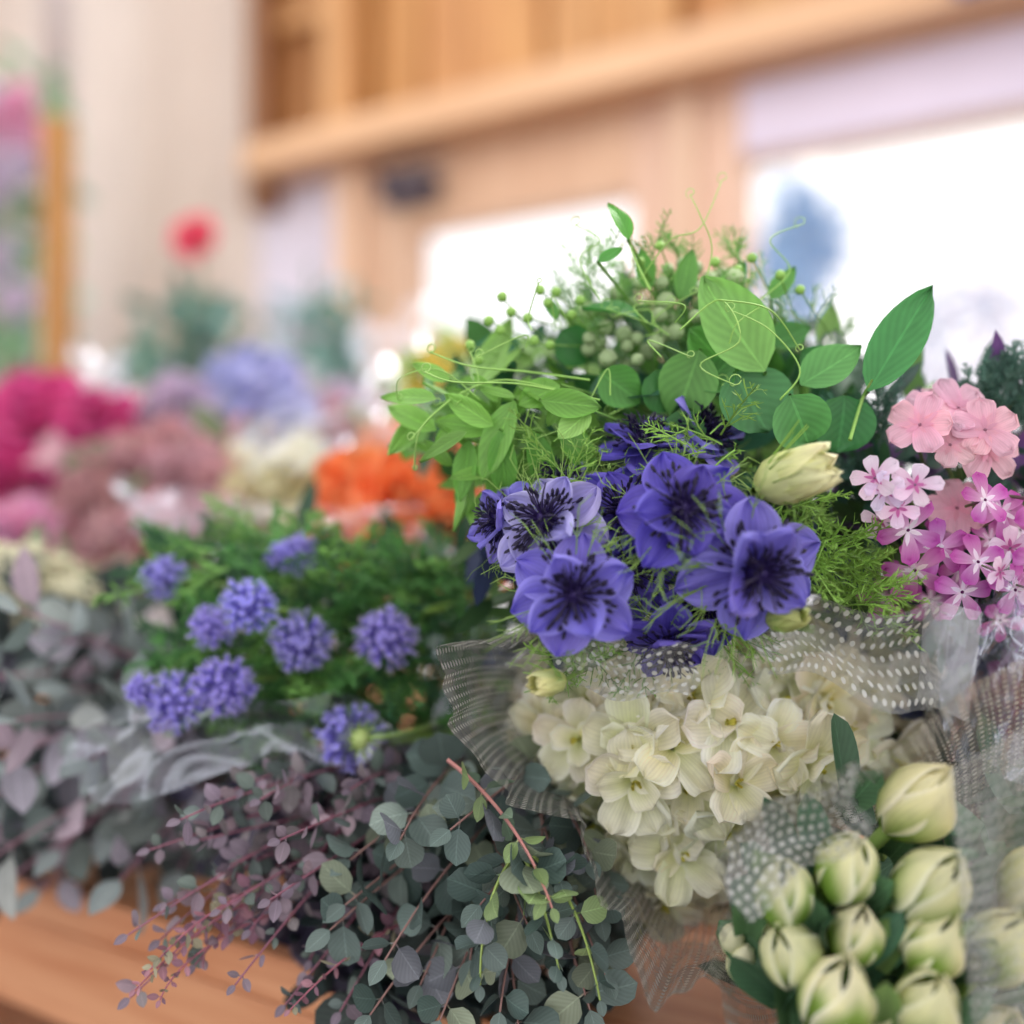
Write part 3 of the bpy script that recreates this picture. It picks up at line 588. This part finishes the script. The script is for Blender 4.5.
for x,y in scat([(160,560),(280,530),(400,560),(480,560),(520,640),(480,720),(400,750),(250,740),(180,720),(190,640)],340):
    fern(b,at(x,y,R(.59,.68)),[R(-1,.3),R(-.8,.3),R(-.4,.9)],R(.028,.05),[H('#4f8446'),H('#629a54'),H('#426e4a'),H('#7cac58')][rng.randrange(4)]*R(.75,1.15),.0010,9,.4,2)
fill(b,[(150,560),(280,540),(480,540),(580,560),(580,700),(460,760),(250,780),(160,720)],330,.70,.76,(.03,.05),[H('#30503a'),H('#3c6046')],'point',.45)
gb=b.obj('blue_gilia_bouquet',PM)
b=B(); sheet(b,[at(60,700,.575),at(330,690,.55),at(440,745,.55),at(80,800,.565)],rip=.003,f=2.2,crk=.012,edge=.005)
sheet(b,[at(120,490,.80),at(420,510,.74),at(470,580,.70),at(160,570,.76)],rip=.004,f=2.,crk=.02,edge=.006)
sheet(b,[at(430,640,.58),at(520,600,.58),at(520,760,.58),at(440,740,.58)],rip=.004,f=2.,crk=.02,edge=.004)
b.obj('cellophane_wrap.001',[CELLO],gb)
# ------------------------------------------------------------ eucalyptus
b=B(); EC=[H('#73857f'),H('#61736e'),H('#85958c'),H('#566a64'),H('#929e86'),H('#7c8088')]
def sp(x0,y0,d0,x1,y1,d1,n,r,cols,sc_,k='round',asp=.95,sag=.02,sr=.0011,tip=.45):
    p=at(x0,y0,d0); q=at(x1,y1,d1); P=bez(p,(p+q)/2+np.array([R(-.02,.02),-.01,sag+R(-.01,.01)]),q,14); sprig(b,P,n,r,cols,sc_,sr,k,asp,tip=tip)
for e in [(345,905),(385,960),(420,985),(500,1012),(575,965),(605,975),(400,840),(540,860),(480,905),(600,915),(350,860),(450,830),(530,930),(590,1010),(440,1020),(370,1015),(560,880),(470,960),(590,860),(520,1040),(330,930)]:
    sp(R(470,600),R(750,800),.60,e[0],e[1],R(.475,.51) if e[1]<1000 else .48,8,R(.0115,.0150),EC,H('#8a6a64'),tip=.65)
sp(448,760,.50,552,908,.46,6,.010,[H('#8fa86e'),H('#788e78')],H('#c78a84'),'oval',.6,.01,.0012)
for e in [(560,975),(600,1000),(480,985)]: sp(520,850,.49,e[0],e[1],.465,6,.011,EC+[H('#9ab47a')],H('#94ab5c'))
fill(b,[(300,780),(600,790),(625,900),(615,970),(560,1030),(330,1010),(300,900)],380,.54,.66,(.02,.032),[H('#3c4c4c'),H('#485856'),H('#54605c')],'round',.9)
b.obj('silver_dollar_eucalyptus_bunch',PM)
b=B(); RC=[H('#867886'),H('#94848f'),H('#72807c'),H('#a08c94'),H('#6c7a72'),H('#8e8688')]
for e in [(130,998),(165,905),(195,965),(150,850),(285,1005),(230,865),(215,800),(128,935),(340,1012),(250,930),(300,880),(260,800),(320,820),(310,960),(180,820),(235,985),(280,840),(160,940),(350,790),(220,910),(270,900),(200,840)]:
    sp(R(400,470),R(750,790),.62,e[0],e[1],R(.49,.53),14,R(.0075,.0102),RC,H('#8a5868'),'oval',.72,.015,.0010,.5)
for e in [(135,990),(160,1000),(290,1010),(150,970)]:
    sp(e[0]+120,e[1]-90,.53,e[0],e[1],.49,12,.0050,[H('#b0808c'),H('#967080'),H('#9e9a80')],H('#9a5a68'),'oval',.6,.008,.0008,.5)
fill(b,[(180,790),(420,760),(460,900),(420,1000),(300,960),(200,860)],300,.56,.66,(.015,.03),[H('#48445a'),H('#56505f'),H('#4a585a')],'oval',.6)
b.obj('red_eucalyptus_bunch',PM)
b=B(); LC=[H('#929e9e'),H('#828e8e'),H('#a09ca8'),H('#74827e'),H('#a4929e'),H('#8a9490'),H('#a8aeaa')]
for e in [(15,720),(-10,800),(60,850),(20,610),(120,880),(205,820),(-20,680),(150,790),(90,760),(40,890),(-10,860),(70,690),(180,870),(110,830),(0,760),(60,640),(240,790),(130,720),(-20,900)]:
    sp(R(200,300),R(690,760),.80,e[0],e[1],min(R(.58,.66),255/(max(e[1],600)-512)),6,R(.018,.025),LC,H('#9a7080'),'oval',.66,.03,.0014,.7)
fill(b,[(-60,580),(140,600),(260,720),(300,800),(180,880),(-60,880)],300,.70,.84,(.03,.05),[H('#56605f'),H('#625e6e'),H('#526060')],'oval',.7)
b.obj('grey_eucalyptus_bunch',PM)
# ------------------------------------------------------------ background bouquets on the table
def bq(name,items,fl=None):
    global b
    b=B()
    for T,x,y,d,r in items:
        p=at(x,y,d); b.add(T[rng.randrange(len(T))],fn([R(-.35,.35),-1,R(.1,.8)],R(0,6)),p,r/1000*d,var(.06))
        q=p+np.array([R(.02,.06),.10,0]); q[2]=TZ+.01; stem(b,p+np.array([0,.01,0]),q,.002,H('#5f7f48'),.0,5)
    if fl: fill(b,*fl)
    return b.obj(name,PM)
bq('magenta_peony_bouquet',[(MAG,40,430,1.15,68),(MAG,95,420,1.1,42),(MAG,8,490,1.1,58),(MAG,75,465,1.1,46),(MAG,-40,440,1.15,60),(PNK,15,548,.95,55),(PNK,-40,570,.95,50)],([(-60,400),(130,400),(120,560),(-60,600)],90,1.2,1.3,(.05,.09),[H('#5d7a60'),H('#9a5a7c')],'oval',.5))
bq('dusty_pink_carnation_bouquet',[(DUS,130,460,1.05,38),(DUS,175,480,1.0,36),(DUS,90,500,1.0,38),(DUS,150,520,.95,38),(DUS,205,520,.95,34),(DUS,110,545,.93,38),(DUS,60,535,.98,36),(DUS,190,450,1.05,30),(DUS,215,480,1.0,30),(DUS,60,575,.9,28),(DUS,160,440,1.1,28)],([(40,460),(240,430),(250,560),(40,600)],120,1.0,1.15,(.04,.07),[H('#8c9c74'),H('#c0909c')],'oval',.5))
bq('lilac_carnation_bouquet',[(LIL,180,405,1.2,34),(LIL,215,428,1.15,30),(LIL,150,425,1.2,26),(LIL,300,420,1.2,30),(DUS,330,425,1.15,28),(LIL,345,400,1.25,24)],([(140,400),(370,400),(370,470),(150,470)],80,1.2,1.3,(.04,.07),[H('#8daa7c'),H('#c0aab0')],'oval',.5))
bq('lavender_blue_scabiosa_bouquet',[(BLU,262,385,1.15,42),(BLU,235,400,1.18,28),(BLU,290,410,1.12,28),(BLU,225,372,1.2,22),(BLU,248,365,1.2,22)])
bq('cream_lisianthus_bouquet',[(CRM,290,482,.98,44),(CRM,255,495,.98,34),(CRM,330,500,.96,34),(CRM,240,465,1.02,24),(CRM,300,455,1.05,26)],([(220,460),(350,460),(360,560),(210,560)],110,1.0,1.1,(.03,.06),[H('#8daa4c'),H('#6c9050'),H('#b4c060')],'oval',.5))
bq('orange_ranunculus_bouquet',[(ORG,400,508,.80,64),(ORG,355,490,.84,46),(ORG,445,540,.78,52),(ORG,390,555,.76,46),(ORG,440,488,.82,44),(ORG,345,525,.82,44),(PCH,412,448,.9,36),(PCH,450,455,.92,32),(PCH,385,445,.92,28),(ORG,475,570,.78,36),(ORG,425,577,.78,36),(PCH,475,520,.82,30),(ORG,360,555,.80,36)],([(330,470),(500,450),(510,600),(340,590)],90,.9,1.0,(.03,.05),[H('#e0582a'),H('#7a9050'),H('#c07040')],'oval',.5))
YE=[ruffle(H('#e0bc40'),H('#f4d860'),H('#f8e484'),4,4,.05)]
bq('yellow_mimosa_bouquet',[(YE,432,362,.95,16),(YE,445,380,.95,14),(YE,418,385,.95,12),(YE,460,345,.97,10),(YE,440,345,.97,9)],([(400,370),(470,350),(500,450),(400,460)],120,.95,1.02,(.02,.05),[H('#9ab860'),H('#7ca858'),H('#b4c870')],'oval',.4))
# beige umbels at left
b=B()
for x,y in scat([(-40,560),(60,560),(90,600),(40,650),(-40,650)],26,16):
    p=at(x,y,R(.74,.80)); n0=nz([R(-.4,.4),-1,R(.2,.9)]); F=fn(n0)
    for i in range(40):
        z=R(0,1); a=R(0,6.28); r=math.sqrt(1-z*z); q=p+F@(np.array([r*math.cos(a),r*math.sin(a),z])*.014)
        b.add(ell(.003,.003,.003,H('#b8b898'),H('#e2dcbe'),6,4),None,q)
    q=p+np.array([.02,.08,0]); q[2]=TZ+.01; stem(b,p,q,.0015,H('#6c8454'),0,5)
fill(b,[(-60,560),(110,560),(110,660),(-60,680)],120,.82,.92,(.03,.05),[H('#9ca480'),H('#aaaa94'),H('#7c8a70')],'oval',.5)
b.obj('beige_ammi_bouquet',PM)
# cellophane cones behind
b=B()
for cs,rp in [([at(60,335,1.05),at(120,360,1.05),at(145,400,1.0),at(80,385,1.0)],.02),([at(115,482,.86),at(180,500,.86),at(215,535,.84),at(130,520,.84)],.02),([at(362,362,.82),at(398,372,.84),at(386,440,.80),at(366,430,.80)],.01),([at(230,420,.95),at(360,400,.98),at(350,470,.92),at(240,470,.92)],.03),([at(350,330,1.1),at(440,290,1.1),at(460,420,1.05),at(370,420,1.0)],.03)]:
    sheet(b,cs,rip=.004,f=1.7,crk=rp,edge=.006)
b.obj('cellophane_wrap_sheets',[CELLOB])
# shrub with red rose
b=B()
fill(b,[(130,330),(160,300),(210,290),(240,300),(250,330),(240,390),(140,390)],110,1.75,1.95,(.04,.08),[H('#5a8478'),H('#64907c'),H('#82a8a4'),H('#4c7058')],'oval',.45)
fill(b,[(270,310),(330,280),(365,300),(370,380),(280,380)],75,1.75,1.95,(.04,.08),[H('#6f9a90'),H('#82a8a8'),H('#a4c0cc'),H('#587c68')],'oval',.45)
fill(b,[(120,340),(370,340),(370,400),(120,400)],90,1.75,1.95,(.04,.08),[H('#6a8c7c'),H('#8ab0a8'),H('#a8c8cc')],'oval',.45)
p=at(195,238,1.8); b.add(RED[0],fn([-.1,-1,.3]),p,.042); q=at(205,330,1.85); stem(b,p,q,.003,H('#4f7a58'))
for x,y in [(250,300),(310,260),(180,300),(340,300),(220,330)]:
    p=at(x,y,1.75); q=at(x+R(-10,10),400,1.85); q[2]=TZ+.01; stem(b,p,q,.003,H('#4f7a58'))
b.obj('rose_bush_bouquet',PM)
# flower stand at far left
b=B(); box(b,-2.10,-2.045,1.40,1.455,0,1.95); box(b,-2.72,-2.665,1.40,1.455,0,1.95); box(b,-2.665,-2.10,1.41,1.445,.5,.55); box(b,-2.665,-2.10,1.41,1.445,1.2,1.24)
room(b,'wooden_flower_stand',[wood_mat('wood_golden',H('#8a5e2c'),H('#b98644'),2,6)],.004)
b=B()
fill(b,[(-60,150),(0,70),(30,50),(62,90),(66,200),(70,330),(60,400),(-60,400)],300,2.8,3.1,(.08,.14),[H('#7cac7c'),H('#9ac490'),H('#aad0c0'),H('#6c9870'),H('#bad0dc')],'oval',.45)
for x,y in scat([(-60,90),(30,100),(55,150),(20,190),(-60,200)],12,24): b.add([PNK[0],LIL[0]][rng.randrange(2)],fn([R(-.3,.3),-1,R(-.2,.5)]),at(x,y,2.75),R(.06,.085))
for x,y in [(15,300),(-10,260)]: b.add(LIL[0],fn([0,-1,.2]),at(x,y,2.75),.06)
for i in range(5):
    p=at(R(-30,50),R(200,330),2.9); q=p.copy(); q[2]=.02; stem(b,p,q,.006,H('#6c8454'),0,5)
b.obj('pink_hydrangea_plant',PM)
# ------------------------------------------------------------ outdoors
def tree(name,cx,cy,d,poly,n,cols,L):
    b=B(); base=at(cx,cy,d); base[2]=0
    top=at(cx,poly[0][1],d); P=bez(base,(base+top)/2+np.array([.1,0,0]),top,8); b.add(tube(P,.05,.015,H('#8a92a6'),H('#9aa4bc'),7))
    for x,y in scat(poly,n):
        p=at(x,y,d+R(-.3,.3)); c=cols[rng.randrange(len(cols))]*R(.85,1.15)
        b.add(leaf(R(*L),R(*L)*.5,c,c,nu=3,nv=4),fdir(nr.randn(3),nr.randn(3)+np.array([0,-1,0])),p)
        if rng.random()<.12: j=min(max(int((y-cy)/(poly[0][1]-cy+1e-6)*7),2),7); b.add(tube(np.stack([P[j],p]),.01,.004,H('#8a92a6'),None,4))
    b.obj(name,PM)
BC=[H('#7ca6d0'),H('#90b6da'),H('#6c98c4'),H('#9cc2e0')]  # leaf blues with distance haze painted into them
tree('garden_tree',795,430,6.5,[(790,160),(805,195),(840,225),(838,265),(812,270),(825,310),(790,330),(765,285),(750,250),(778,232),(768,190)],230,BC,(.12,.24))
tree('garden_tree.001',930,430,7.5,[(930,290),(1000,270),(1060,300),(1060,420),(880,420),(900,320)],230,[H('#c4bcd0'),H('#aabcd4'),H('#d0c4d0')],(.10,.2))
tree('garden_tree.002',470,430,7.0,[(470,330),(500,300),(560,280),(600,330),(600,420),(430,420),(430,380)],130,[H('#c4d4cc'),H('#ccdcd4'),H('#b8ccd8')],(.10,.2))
# ------------------------------------------------------------ lights / world
w=bpy.data.worlds.new('World'); sc.world=w; w.use_nodes=True
bg=w.node_tree.nodes.get('Background') or w.node_tree.nodes.new('ShaderNodeBackground')
bg.inputs[0].default_value=(1.,.97,.985,1); bg.inputs[1].default_value=1.55
def area(name,loc,target,size,power,col):
    l=bpy.data.lights.new(name,'AREA'); l.size=size; l.energy=power; l.color=col; o=bpy.data.objects.new(name,l); sc.collection.objects.link(o); o.location=loc
    from mathutils import Vector
    o.rotation_euler=(Vector(target)-Vector(loc)).to_track_quat('-Z','Y').to_euler()
area('added_overhead_light',(.9,1.3,2.7),(0.05,.6,.95),.5,24,(1,.96,.9))  # added light for top highlights on the bouquets, no real fitting
area('added_overhead_light.001',(-1.2,1.2,3.0),(-1.6,2.6,1.8),.9,20,(1,.9,.78))  # second added light, warm, aimed at the back wall, no real fitting
# ------------------------------------------------------------ camera
cd=bpy.data.cameras.new('camera'); co=bpy.data.objects.new('camera',cd); sc.collection.objects.link(co); sc.camera=co
cd.sensor_width=36; cd.lens=36*1000/1024; co.location=(0,0,CZ); co.rotation_euler=(math.pi/2,0,0); cd.clip_start=.01
cd.dof.use_dof=True; cd.dof.focus_distance=.475; cd.dof.aperture_fstop=1.65
print('quads',sum(len(o.data.polygons) for o in sc.objects if o.type=='MESH'))
